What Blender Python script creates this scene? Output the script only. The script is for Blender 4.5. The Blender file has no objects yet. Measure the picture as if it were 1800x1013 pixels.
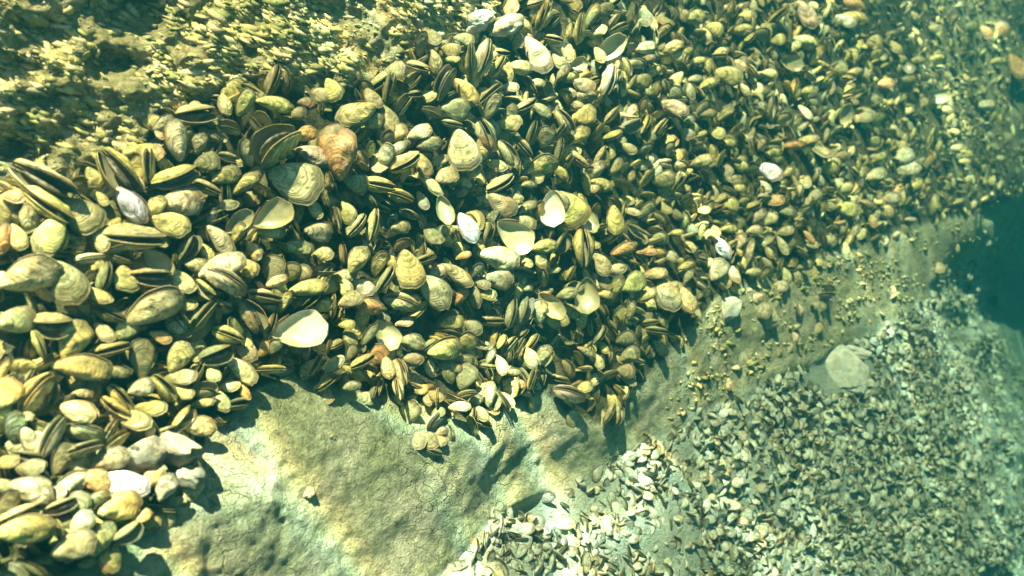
import bpy, math, random
import numpy as np
from mathutils import Vector, Matrix

# ------------------------------------------------------------------ camera, world, sun, exposure
SC = bpy.context.scene
COL = SC.collection
R = math.radians
PITCH = 40.0                       # the camera looks down at the rock face
CAM = Vector((0.0, 0.0, 0.0))
FPX = 1413.0                       # focal length in pixels of a 1800 px wide picture
cam_data = bpy.data.cameras.new('camera')
cam_data.sensor_width = 36.0
cam_data.lens = 36.0 * FPX / 1800.0
cam_data.clip_start = 0.02
cam_data.clip_end = 200.0
cam = bpy.data.objects.new('camera', cam_data)
cam.rotation_euler = (R(90 - PITCH), 0, 0)
cam.location = CAM
COL.objects.link(cam)
SC.camera = cam
cam_data.dof.use_dof = True
cam_data.dof.focus_distance = 1.55
cam_data.dof.aperture_fstop = 3.2
CR = np.array(Matrix.Rotation(R(90 - PITCH), 3, 'X'))     # camera frame -> world

SUN_EL, SUN_AZ = 66.0, 200.0       # azimuth measured like the sky texture rotation
world = bpy.data.worlds.new('World')
SC.world = world
world.use_nodes = True
wn = world.node_tree
for n in list(wn.nodes): wn.nodes.remove(n)
sky = wn.nodes.new('ShaderNodeTexSky'); sky.sky_type = 'NISHITA'; sky.sun_disc = False
bg = wn.nodes.new('ShaderNodeBackground'); bg.inputs['Strength'].default_value = 0.05
wo = wn.nodes.new('ShaderNodeOutputWorld')
wn.links.new(sky.outputs[0], bg.inputs[0]); wn.links.new(bg.outputs[0], wo.inputs[0])
# direction towards the sun, first in the camera frame (x right, y up, z back)
sd = CR @ np.array((-0.12, 0.78, 0.58)); sd /= np.linalg.norm(sd)
sky.sun_elevation = math.asin(sd[2]); sky.sun_rotation = math.atan2(sd[0], sd[1])
sun_data = bpy.data.lights.new('sun', 'SUN'); sun_data.energy = 5.0; sun_data.angle = R(1.1)
sun_data.color = (1.0, 0.86, 0.68)
sun = bpy.data.objects.new('sun', sun_data)
sun.rotation_euler = Vector(sd).to_track_quat('Z', 'Y').to_euler()
sun.location = (0, 0, 6)
COL.objects.link(sun)
vs = SC.view_settings
vs.view_transform = 'Standard'; vs.look = 'None'; vs.gamma = 1.0; vs.use_curve_mapping = False
vs.exposure = 2.25
SC.cycles.volume_bounces = 0
SC.cycles.volume_step_rate = 4.0
SC.cycles.max_bounces = 5
SC.cycles.transparent_max_bounces = 6

rng = np.random.RandomState(11)

# ------------------------------------------------------------------ noise
def _hash(ix, iy, iz, seed):
    h = (ix.astype(np.int64) * 374761393 + iy.astype(np.int64) * 668265263 + iz.astype(np.int64) * 2147483647 + seed * 144665) & 0xffffffff
    h = ((h ^ (h >> 13)) * 1274126177) & 0xffffffff
    h = (h ^ (h >> 16)) & 0xffffffff
    return h / 4294967295.0
def vnoise(P, seed=0):
    P = np.asarray(P, float)
    i = np.floor(P); f = P - i; f = f * f * (3 - 2 * f)
    i = i.astype(np.int64)
    out = 0
    for a in (0, 1):
        wx = f[..., 0] if a else 1 - f[..., 0]
        for b in (0, 1):
            wy = f[..., 1] if b else 1 - f[..., 1]
            for c in (0, 1):
                wz = f[..., 2] if c else 1 - f[..., 2]
                out = out + wx * wy * wz * _hash(i[..., 0] + a, i[..., 1] + b, i[..., 2] + c, seed)
    return out * 2 - 1
def fbm(P, octs=4, seed=0, gain=0.5):
    s = 0; a = 1; t = 0
    for o in range(octs):
        s = s + a * vnoise(P * (2.03 ** o) + o * 17.3, seed + o); t += a; a *= gain
    return s / t
def ss(a, b, x):
    t = np.clip((x - a) / (b - a), 0, 1); return t * t * (3 - 2 * t)

# ------------------------------------------------------------------ shape of the rock: distance from the camera along each bearing
UP = np.array([(-1200,1500),(-50,1090),(90,1030),(180,985),(260,920),(345,840),(365,760),(440,700),(500,660),(620,690),(700,705),(820,745),
      (950,690),(1040,745),(1065,750),(1110,690),(1200,595),(1270,510),(1400,478),(1500,432),(1640,392),(1720,370),(1800,335),(2400,100)], float)
LO = np.array([(-1200,2900),(400,1300),(600,1090),(780,1000),(860,915),(950,870),(1050,825),(1150,765),(1300,690),(1450,622),(1600,545),
      (1690,455),(1800,380),(2400,130)], float)
XR = np.array([(-600,1820),(0,1790),(300,1795),(345,1775),(380,1735),(430,1700),(500,1655),(560,1652),(640,1682),(700,1712),(800,1745),(850,1758),
      (950,1750),(1000,1720),(1100,1700),(1700,1650)], float)
TOP = np.array([(-900,350),(-50,300),(40,305),(150,285),(250,285),(272,200),(330,178),(400,155),(480,135),(545,168),(650,135),(730,70),
      (860,45),(880,-20),(900,-500),(2600,-500)], float)
def yu(x): return np.interp(x, UP[:, 0], UP[:, 1])
def yl(x): return np.interp(x, LO[:, 0], LO[:, 1])
def yt(x): return np.interp(x, TOP[:, 0], TOP[:, 1])
def xr(y): return np.interp(y, XR[:, 0], XR[:, 1])
def wob(x, y, s, seed): return vnoise(np.stack([x / s, y / s, np.zeros_like(x) + 3.3], -1), seed)
def inv_depth(x, y):
    x = np.asarray(x, float); y = np.asarray(y, float)
    v = (506.5 - y) / FPX
    iu = np.maximum(0.91 - 0.00035 * x - 0.11 * v, 0.10)
    iu = iu + 0.10 * ss(600, 1180, y) * ss(1500, 700, x)
    il = iu * (0.925 + 0.055 * ss(850, 1250, x)) - 0.002
    a, b = yu(x), yl(x)
    t = np.clip((y - a + 10) / (b - a + 20), 0, 1)
    t = ss(0.15, 1.0, t)
    I = iu * (1 - t) + il * t
    s = ss(-50, 330, x - xr(y) + 34 * wob(x, y, 60, 5) + 16 * wob(x, y, 22, 6)) ** 1.1
    I = I * (1 - s) + 0.05 * s
    return I
def rays(x, y):
    x = np.asarray(x, float); y = np.asarray(y, float)
    c = np.stack([(x - 900) / FPX, (506.5 - y) / FPX, -np.ones_like(x)], -1)
    return c @ CR.T
def zone_masks(x, y):
    w1 = 14 * wob(x, y, 30, 8)
    bed = ss(-8, 10, y - yt(x) + w1) * ss(-8, 10, yu(x) - y + w1)
    low = ss(-8, 14, y - yl(x) + w1)
    alg = ss(-8, 10, yt(x) - y + w1)
    ridge = ss(1150, 1300, x) * ss(0, 15, y - yu(x)) * ss(0, 15, yl(x) - y)
    rt = ss(1560, 1760, x) * ss(420, 180, y) * 0.5
    alg = np.maximum(np.maximum(alg, 0.35 * ridge), rt * bed)
    return bed, low, alg
def depth(x, y, fine=True):
    I = inv_depth(x, y); D = 1.0 / I
    P = rays(x, y) * D[..., None]
    bed, low, alg = zone_masks(np.asarray(x, float), np.asarray(y, float))
    near = np.minimum(1, 4.0 / D)
    d = 0.06 * fbm(P * 1.6, 3, 3) + 0.012 * bed
    for gx, gy, gr, gd in ((235, 22, 50, 0.055), (205, 112, 34, 0.08), (25, 262, 42, 0.07), (20, 40, 36, 0.01)):
        d = d - gd * np.exp(-((x - gx) ** 2 / (gr * 1.5) ** 2 + (y - gy) ** 2 / (gr * 0.8) ** 2))
    if fine:
        bare = np.clip(1 - bed - low, 0, 1)
        f1 = fbm(P * 9.0 * np.array((1, 1, 1.6)), 4, 20)
        d = d + bare * (0.014 * f1 + 0.008 * fbm(P * 38, 4, 48) + 0.012 * (1 - np.abs(fbm(P * np.array((14, 14, 22.0)), 3, 44))))
        rid = 1 - np.abs(fbm(P * 22.0, 3, 40))
        d = d + alg * (0.028 * fbm(P * 7, 2, 51) + 0.032 * fbm(P * 17, 4, 50) + 0.016 * rid + 0.014 * fbm(P * 60, 2, 57))
        d = d + low * 0.05 * fbm(P * 5, 3, 60)
    return D - d * near
def surf(x, y, fine=True):
    D = depth(x, y, fine)
    return rays(x, y) * D[..., None]
def surf_normal(x, y):
    e = 9.0
    px = surf(x + e, y, False) - surf(x - e, y, False)
    py = surf(x, y - e, False) - surf(x, y + e, False)
    n = np.cross(px, py); n /= np.linalg.norm(n, axis=-1, keepdims=True)
    return n

# ------------------------------------------------------------------ material helpers
def new_mat(name):
    m = bpy.data.materials.new(name); m.use_nodes = True
    nt = m.node_tree
    for n in list(nt.nodes): nt.nodes.remove(n)
    o = nt.nodes.new('ShaderNodeOutputMaterial')
    return m, nt, o
def N(nt, kind, **kw):
    n = nt.nodes.new(kind)
    for k, v in kw.items():
        if k == 'inp':
            for kk, vv in v.items(): n.inputs[kk].default_value = vv
        else: setattr(n, k, v)
    return n
def math_n(nt, op, a, b=None, c=None):
    n = nt.nodes.new('ShaderNodeMath'); n.operation = op
    for i, v in enumerate((a, b, c)):
        if v is None: continue
        if hasattr(v, 'node'): nt.links.new(v, n.inputs[i])
        else: n.inputs[i].default_value = v
    return n.outputs[0]
def mix_n(nt, f, a, b, mode='MIX'):
    n = nt.nodes.new('ShaderNodeMix'); n.data_type = 'RGBA'; n.blend_type = mode
    for k, v in ((0, f), (6, a), (7, b)):
        if hasattr(v, 'node'): nt.links.new(v, n.inputs[k])
        elif k == 0: n.inputs[0].default_value = v
        else: n.inputs[k].default_value = (*v, 1)
    return n.outputs[2]
def noise_n(nt, vec, scale, detail=4, rough=0.6, w=0.0):
    n = nt.nodes.new('ShaderNodeTexNoise'); n.inputs['Scale'].default_value = scale
    n.inputs['Detail'].default_value = detail; n.inputs['Roughness'].default_value = rough
    n.inputs['Distortion'].default_value = w
    if vec is not None: nt.links.new(vec, n.inputs['Vector'])
    return n.outputs['Fac']
def ramp_n(nt, f, stops):
    n = nt.nodes.new('ShaderNodeValToRGB')
    e = n.color_ramp.elements
    while len(e) < len(stops): e.new(0.5)
    for q, (p, c) in zip(e, stops):
        q.position = p; q.color = (*c, 1) if len(c) == 3 else c
    nt.links.new(f, n.inputs[0]); return n.outputs[0]
def bsdf(nt, out, col, rough=0.6, spec=0.25, bump=None, bstr=0.3, bdist=0.002):
    b = nt.nodes.new('ShaderNodeBsdfPrincipled')
    if hasattr(col, 'node'): nt.links.new(col, b.inputs['Base Color'])
    else: b.inputs['Base Color'].default_value = (*col, 1)
    if hasattr(rough, 'node'): nt.links.new(rough, b.inputs['Roughness'])
    else: b.inputs['Roughness'].default_value = rough
    b.inputs['Specular IOR Level'].default_value = spec
    if bump is not None:
        bn = nt.nodes.new('ShaderNodeBump'); bn.inputs['Strength'].default_value = bstr
        bn.inputs['Distance'].default_value = bdist
        nt.links.new(bump, bn.inputs['Height']); nt.links.new(bn.outputs[0], b.inputs['Normal'])
    nt.links.new(b.outputs[0], out.inputs[0])
    return b

def shell_material(name, per_object):
    m, nt, out = new_mat(name)
    if per_object:
        oi = nt.nodes.new('ShaderNodeObjectInfo'); tint = oi.outputs['Color']; rnd = oi.outputs['Random']
        g = N(nt, 'ShaderNodeAttribute', attribute_name='growth').outputs['Fac']
    else:
        a = N(nt, 'ShaderNodeAttribute', attribute_name='tint'); tint = a.outputs['Color']; rnd = a.outputs['Alpha']
        g = N(nt, 'ShaderNodeAttribute', attribute_name='growth').outputs['Fac']
    geo = nt.nodes.new('ShaderNodeNewGeometry'); pos = geo.outputs['Position']
    # growth bands: irregular along the growth direction, different on each shell
    w = noise_n(nt, pos, 30, 3, 0.6)
    gj = math_n(nt, 'ADD', math_n(nt, 'MULTIPLY', g, 1.0), math_n(nt, 'MULTIPLY', w, 0.10))
    n1 = N(nt, 'ShaderNodeTexNoise', noise_dimensions='1D'); n1.inputs['Scale'].default_value = 9.0; n1.inputs['Detail'].default_value = 3
    nt.links.new(math_n(nt, 'ADD', gj, math_n(nt, 'MULTIPLY', rnd, 37.0)), n1.inputs['W'])
    band = ramp_n(nt, n1.outputs['Fac'], [(0.32, (0.40,)*3), (0.44, (0.86,)*3), (0.55, (1.0,)*3), (0.68, (1.2,)*3)])
    fine = math_n(nt, 'SINE', math_n(nt, 'MULTIPLY', gj, 95.0))
    fine01 = math_n(nt, 'MULTIPLY_ADD', fine, 0.045, 0.97)
    c = mix_n(nt, 0.75, tint, band, 'MULTIPLY')
    fc = N(nt, 'ShaderNodeCombineColor'); [nt.links.new(fine01, fc.inputs[i]) for i in range(3)]
    c = mix_n(nt, 1.0, c, fc.outputs[0], 'MULTIPLY')
    # algae film and worn pale patches
    edge = ramp_n(nt, math_n(nt, 'ADD', gj, math_n(nt, 'MULTIPLY', w, 0.06)), [(0.90, (0,)*3), (0.985, (1,)*3), (1.02, (1,)*3)])
    c = mix_n(nt, math_n(nt, 'MULTIPLY', edge, 0.75), c, (0.07, 0.055, 0.025))
    strp = ramp_n(nt, noise_n(nt, pos, 11, 1), [(0.42, (0,)*3), (0.55, (1,)*3)])
    line = ramp_n(nt, math_n(nt, 'SINE', math_n(nt, 'MULTIPLY', gj, 38.0)), [(0.62, (0,)*3), (0.95, (1,)*3)])
    c = mix_n(nt, math_n(nt, 'MULTIPLY', math_n(nt, 'MULTIPLY', strp, line), 0.6), c, (0.12, 0.09, 0.035))
    film = ramp_n(nt, noise_n(nt, pos, 55, 4, 0.65), [(0.46, (0,)*3), (0.62, (1,)*3)])
    c = mix_n(nt, math_n(nt, 'MULTIPLY', film, 0.60), c, (0.13, 0.135, 0.04))
    worn = ramp_n(nt, noise_n(nt, pos, 90, 4, 0.7), [(0.56, (0,)*3), (0.68, (1,)*3)])
    c = mix_n(nt, math_n(nt, 'MULTIPLY', worn, 0.38), c, (0.58, 0.56, 0.32))
    rust = ramp_n(nt, noise_n(nt, pos, 24, 2, 0.5), [(0.58, (0,)*3), (0.70, (1,)*3)])
    c = mix_n(nt, math_n(nt, 'MULTIPLY', rust, 0.28), c, (0.50, 0.26, 0.07))
    grit = noise_n(nt, pos, 420, 2, 0.6)
    h = math_n(nt, 'ADD', math_n(nt, 'MULTIPLY', fine, 0.14), math_n(nt, 'MULTIPLY', grit, 0.9))
    h = math_n(nt, 'ADD', h, math_n(nt, 'MULTIPLY', n1.outputs['Fac'], 2.2))
    bsdf(nt, out, c, 0.45, 0.35, h, 0.55, 0.0016)
    return m
def nacre_material():
    m, nt, out = new_mat('nacre')
    geo = nt.nodes.new('ShaderNodeNewGeometry'); pos = geo.outputs['Position']
    c = ramp_n(nt, noise_n(nt, pos, 30, 3), [(0.3, (0.34, 0.33, 0.18)), (0.6, (0.60, 0.58, 0.40))])
    oi = nt.nodes.new('ShaderNodeObjectInfo'); c = mix_n(nt, 1.0, c, oi.outputs['Color'], 'MULTIPLY')
    bsdf(nt, out, c, 0.35, 0.5, noise_n(nt, pos, 120, 2), 0.2, 0.001)
    return m
M_OUT = shell_material('mussel_shell', True)
M_FILL = shell_material('mussel_shell_far', False)
M_IN = nacre_material()

def rock_material():
    m, nt, out = new_mat('rock')
    geo = nt.nodes.new('ShaderNodeNewGeometry'); pos = geo.outputs['Position']
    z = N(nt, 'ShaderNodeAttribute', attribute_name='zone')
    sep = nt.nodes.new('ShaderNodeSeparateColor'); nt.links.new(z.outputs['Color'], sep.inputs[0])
    n1 = noise_n(nt, pos, 7, 8, 0.68, 0.4)
    bare = ramp_n(nt, n1, [(0.28, (0.19, 0.24, 0.11)), (0.42, (0.36, 0.42, 0.23)), (0.55, (0.50, 0.55, 0.34)), (0.70, (0.62, 0.64, 0.45))])
    n2 = noise_n(nt, pos, 60, 6, 0.75, 0.6)
    spk = ramp_n(nt, n2, [(0.36, (0.42,)*3), (0.48, (0.92,)*3), (0.66, (1.25,)*3)])
    bare = mix_n(nt, 0.8, bare, spk, 'MULTIPLY')
    vor = N(nt, 'ShaderNodeTexVoronoi', feature='DISTANCE_TO_EDGE'); vor.inputs['Scale'].default_value = 17
    wv = N(nt, 'ShaderNodeVectorMath', operation='ADD'); nt.links.new(pos, wv.inputs[0])
    nc = nt.nodes.new('ShaderNodeTexNoise'); nc.inputs['Scale'].default_value = 9; nc.inputs['Detail'].default_value = 5
    nt.links.new(pos, nc.inputs['Vector'])
    sc = N(nt, 'ShaderNodeVectorMath', operation='SCALE'); sc.inputs['Scale'].default_value = 0.22
    nt.links.new(nc.outputs['Color'], sc.inputs[0]); nt.links.new(sc.outputs[0], wv.inputs[1])
    nt.links.new(wv.outputs[0], vor.inputs['Vector'])
    gate = ramp_n(nt, noise_n(nt, pos, 5, 3), [(0.48, (0,)*3), (0.60, (1,)*3)])
    crack = ramp_n(nt, vor.outputs['Distance'], [(0.0, (1,)*3), (0.035, (0,)*3)])
    cf = math_n(nt, 'MULTIPLY', crack, gate)
    bare = mix_n(nt, math_n(nt, 'MULTIPLY', cf, 0.35), bare, (0.07, 0.07, 0.035))
    alg = ramp_n(nt, noise_n(nt, pos, 40, 6, 0.7, 0.5), [(0.32, (0.09, 0.10, 0.035)), (0.46, (0.34, 0.33, 0.14)), (0.58, (0.54, 0.50, 0.26)), (0.72, (0.66, 0.60, 0.38))])
    mat = ramp_n(nt, noise_n(nt, pos, 50, 4, 0.6), [(0.4, (0.035, 0.045, 0.022)), (0.65, (0.13, 0.13, 0.06))])  # rock under and between the mussels: shade put into its colour
    silt = mix_n(nt, 0.65, bare, (0.42, 0.56, 0.46))  # pale silt of the lower shelf, with water haze mixed into its colour
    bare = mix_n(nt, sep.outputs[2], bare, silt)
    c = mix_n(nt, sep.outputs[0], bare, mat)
    c = mix_n(nt, sep.outputs[1], c, alg)
    h = math_n(nt, 'ADD', math_n(nt, 'MULTIPLY', n1, 2.0), n2)
    h = math_n(nt, 'ADD', h, math_n(nt, 'MULTIPLY', noise_n(nt, pos, 190, 4, 0.7), 0.7))
    h = math_n(nt, 'SUBTRACT', h, math_n(nt, 'MULTIPLY', cf, 0.4))
    bsdf(nt, out, c, 0.85, 0.15, h, 1.0, 0.018)
    return m
M_ROCK = rock_material()

# ------------------------------------------------------------------ mesh helpers
def mesh_from(name, V, F, mats, smooth=True, mi=None, attrs=None):
    me = bpy.data.meshes.new(name)
    V = np.asarray(V, np.float32)
    F = [np.asarray(f, np.int32) for f in (F if isinstance(F, list) else [F]) if len(f)]
    V, F, attrs = prune(V, F, attrs)
    me.vertices.add(len(V)); me.vertices.foreach_set('co', V.ravel())
    nl = sum(f.size for f in F); npoly = sum(len(f) for f in F)
    me.loops.add(nl); me.loops.foreach_set('vertex_index', np.concatenate([f.ravel() for f in F]))
    me.polygons.add(npoly)
    tot = np.concatenate([np.full(len(f), f.shape[1], np.int32) for f in F])
    st = np.concatenate([[0], np.cumsum(tot)[:-1]]).astype(np.int32)
    me.polygons.foreach_set('loop_start', st)
    me.polygons.foreach_set('loop_total', tot)
    if smooth: me.polygons.foreach_set('use_smooth', np.ones(npoly, bool))
    for m in mats: me.materials.append(m)
    if mi is not None: me.polygons.foreach_set('material_index', np.asarray(mi, np.int32))
    me.update(calc_edges=True)
    for k, a in (attrs or {}).items():
        a = np.asarray(a, np.float32)
        if a.ndim == 1:
            at = me.attributes.new(k, 'FLOAT', 'POINT'); at.data.foreach_set('value', a)
        else:
            at = me.attributes.new(k, 'FLOAT_COLOR', 'POINT'); at.data.foreach_set('color', a.ravel())
    return me
def prune(V, F, attrs):
    used = np.unique(np.concatenate([f.ravel() for f in F])); mp = np.full(len(V), -1); mp[used] = np.arange(len(used))
    return V[used], [mp[f] for f in F], {k: np.asarray(a)[used] for k, a in (attrs or {}).items()}
def link(name, me, parent=None):
    o = bpy.data.objects.new(name, me); COL.objects.link(o)
    if parent: o.parent = parent
    return o
def tag(o, label=None, cat=None, group=None, kind=None):
    for k, v in (('label', label), ('category', cat), ('group', group), ('kind', kind)):
        if v: o[k] = v

# ------------------------------------------------------------------ the seabed: one sheet
def build_seabed():
    xs = np.concatenate([np.arange(-900, -100, 16), np.arange(-100, 1900, 4.5), np.arange(1900, 2700, 14)])
    ys = np.concatenate([np.arange(-600, -60, 14), np.arange(-60, 1080, 4.5), np.arange(1080, 1700, 14)])
    X, Y = np.meshgrid(xs, ys)
    P = surf(X, Y)
    bed, low, alg = zone_masks(X, Y)
    bed_shade = np.clip(np.maximum(bed, low * (0.0 + 0.25 * ss(0.0, 0.5, wob(X, Y, 50, 70)))), 0, 1)  # where the painted shade under the shells goes
    col = np.stack([bed_shade, alg, low, 1 + 0 * alg], -1).reshape(-1, 4)
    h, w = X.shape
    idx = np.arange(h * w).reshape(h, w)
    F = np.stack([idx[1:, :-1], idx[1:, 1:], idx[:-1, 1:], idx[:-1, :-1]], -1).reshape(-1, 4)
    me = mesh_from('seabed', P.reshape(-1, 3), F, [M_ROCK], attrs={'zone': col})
    o = link('seabed', me); tag(o, kind='structure')
build_seabed()

# ------------------------------------------------------------------ mussel valves
def valve(nu, nr, W, H, curve, rings, seed, inner_r):
    """one valve lying on z=0: umbo at x=0, rounded end at x=1, dome to +z, hinge side at -y"""
    rs = np.random.RandomState(seed)
    th = np.linspace(0, 2 * np.pi, 400, endpoint=False)
    def outline(t):
        x = 0.5 - 0.5 * np.cos(t)
        s = np.sin(t)
        y = W * np.sign(s) * np.abs(s) ** 0.95 * (0.40 + 0.82 * x ** 0.8 - 0.22 * x ** 3)
        y = y + curve * np.sin(np.pi * x) * np.where(s < 0, 1.0, 0.3)
        wv = 1 + 0.028 * np.sin(3 * t + rs_ph[0]) + 0.014 * np.sin(7 * t + rs_ph[1]) + 0.008 * np.sin(13 * t + rs_ph[3])
        return x * wv, y * wv
    rs_ph = rs.rand(4) * 6.28
    ox, oy = outline(th)
    pa = np.unwrap(np.arctan2(oy - 0, ox + 0.03)); o = np.argsort(np.arctan2(oy, ox + 0.03))
    fa, fr = np.arctan2(oy, ox + 0.03)[o], np.hypot(oy, ox + 0.03)[o]
    t = np.linspace(0, 2 * np.pi, nu, endpoint=False)
    bx, by = outline(t)
    c = np.array((0.40, curve * 0.4))
    def layer(nr, zs, off, shrink):
        rho = (np.arange(1, nr + 1) / nr) ** 0.85
        V = [(c[0], c[1], 1.0)]; Rr = [0.0]
        for r in rho:
            for k in range(nu):
                V.append((c[0] + (bx[k] - c[0]) * r * shrink, c[1] + (by[k] - c[1]) * r * shrink, 0)); Rr.append(r)
        V = np.array(V, float); Rr = np.array(Rr)
        z = 0.86 * H * (1 - Rr ** 2.1) ** 0.62
        z *= 1.0 + 0.30 * (0.35 - V[:, 0])
        g = np.clip(np.hypot(V[:, 0], V[:, 1]) / np.interp(np.arctan2(V[:, 1], V[:, 0] + 0.03), fa, fr), 0, 1)
        if rings > 0 and zs == 1.0:
            ph = g * rings + 0.25 * np.sin(5 * V[:, 1] + rs_ph[2]); fr_ = ph - np.floor(ph)
            z += 0.008 * (fr_ ** 2 - 0.35) * ss(0, 0.12, Rr) * (1 - 0.7 * (Rr > 0.99))
            z += 0.036 * vnoise(np.stack([V[:, 0] * 5, V[:, 1] * 8, 0 * z + seed * 1.7], -1), seed)* (1 - Rr ** 4)
        V[:, 2] = z * zs + off
        return V, g
    V1, g1 = layer(nr, 1.0, 0.020, 1.0)
    V2, g2 = layer(inner_r, 0.90, 0.0, 0.975)
    def faces(n, base, flip):
        tri = []; quad = []
        for k in range(nu):
            k2 = (k + 1) % nu
            tri.append((base, base + 1 + k, base + 1 + k2) if not flip else (base, base + 1 + k2, base + 1 + k))
            for r in range(n - 1):
                a = base + 1 + r * nu
                q = (a + k, a + nu + k, a + nu + k2, a + k2)
                quad.append(q if not flip else q[::-1])
        return tri, quad
    t1, q1 = faces(nr, 0, True)
    t2, q2 = faces(inner_r, len(V1), False)
    rim = []
    a = 1 + (nr - 1) * nu; b = len(V1) + 1 + (inner_r - 1) * nu
    for k in range(nu):
        k2 = (k + 1) % nu
        rim.append((a + k, b + k, b + k2, a + k2))
    V = np.concatenate([V1, V2]); g = np.concatenate([g1, g2])
    tri = np.array(t1 + t2); quad = np.array(q1 + rim + q2)
    mi_t = [0] * len(t1) + [1] * len(t2); mi_q = [0] * (len(q1) + len(rim)) + [1] * len(q2)
    return V, tri, quad, np.array(mi_t), np.array(mi_q), g
# orientation of the outline runs so that the outer faces look to +z
def fix_orient(v):
    V, tri, quad, mt, mq, g = v
    a, b, c = V[tri[0]]
    n = np.cross(b - a, c - a)
    if n[2] < 0:
        tri = tri[:, ::-1]; quad = quad[:, ::-1]
    return V, tri, quad, mt, mq, g
SHAPES = [(0.38, 0.17, 0.03, 7), (0.34, 0.19, 0.07, 9), (0.42, 0.15, -0.02, 6), (0.31, 0.15, 0.09, 11), (0.40, 0.22, 0.04, 8), (0.27, 0.17, 0.07, 7),
          (0.35, 0.13, 0.06, 10), (0.33, 0.23, 0.01, 5)]
def mirror(v):
    V, tri, quad, mt, mq, g = v
    V = V.copy(); V[:, 2] *= -1
    return V, tri[:, ::-1], quad[:, ::-1], mt, mq, g
HI = []; LOW = []
for i, (W, H, cu, rg) in enumerate(SHAPES):
    v = fix_orient(valve(40, 13, W, H, cu, rg, i + 3, 5)); m_ = mirror(v)
    pair = []
    for q in (v, m_):
        V, tri, quad, mt, mq, g = q
        pair.append((mesh_from('valve', V, [tri[mt == 0], quad[mq == 0]], [M_OUT], attrs={'growth': g}),
                     mesh_from('lining', V, [tri[mt == 1], quad[mq == 1]], [M_IN])))
    HI.append(pair)
    v = fix_orient(valve(16, 5, W, H, cu, 0, i + 3, 2)); LOW.append((v, mirror(v)))

def gape_mats(W, ang, twist):
    """local matrices of the two valves: hinged along the -y side near the umbo"""
    out = []
    piv = Vector((0.05, -W * 0.55, 0))
    for s in (1, -1):
        m = Matrix.Translation(piv) @ Matrix.Rotation(s * R(ang / 2), 4, 'X') @ Matrix.Rotation(-s * R(twist / 2), 4, 'Y') @ Matrix.Translation(-piv)
        out.append(m)
    return out

def pose_matrix(pos, n, ang, pose, L, rs, tilt=None):
    """world matrix of a mussel: ang = bearing of the rounded end in the picture plane, pose = which side faces out of the bed"""
    view = -np.array(pos) / np.linalg.norm(pos)
    f = 0.6 * view + 0.4 * n; f /= np.linalg.norm(f)
    right = CR[:, 0]; upv = CR[:, 1]
    a = R(ang)
    ax = math.cos(a) * right + math.sin(a) * upv
    ax -= f * np.dot(ax, f); ax /= np.linalg.norm(ax)
    if tilt is None: tilt = rs.uniform(-5, 24)
    ax = math.cos(R(tilt)) * ax + math.sin(R(tilt)) * f
    ff = f - ax * np.dot(f, ax); ff /= np.linalg.norm(ff)
    side = np.cross(ff, ax)
    x = ax
    if pose == 's':   z = ff; y = np.cross(z, x); roll = rs.uniform(-32, 32)
    elif pose == 'h': z = -ff; y = np.cross(z, x); roll = rs.uniform(-14, 14)
    elif pose == 'g': y = ff; z = np.cross(x, y); roll = rs.choice((-1, 1)) * rs.uniform(12, 38)
    else:             y = ff; z = np.cross(x, y); roll = rs.uniform(-22, 22)
    if pose == 's' and rs.rand() < 0.5: z = z; y = np.cross(z, x)
    M = Matrix(((x[0], y[0], z[0]), (x[1], y[1], z[1]), (x[2], y[2], z[2]))).to_4x4()
    M = M @ Matrix.Rotation(R(roll), 4, 'X')
    M = Matrix.Translation(Vector(pos)) @ M @ Matrix.Scale(L, 4) @ Matrix.Translation((-0.5, 0, 0))
    return M

TINT = {'y': (0.60, 0.54, 0.17), 't': (0.58, 0.53, 0.25), 'g': (0.36, 0.35, 0.16), 'o': (0.20, 0.21, 0.08), 'b': (0.31, 0.26, 0.12),
        'r': (0.62, 0.35, 0.11), 'w': (0.64, 0.57, 0.34), 'W': (0.88, 0.88, 0.86)}
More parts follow.
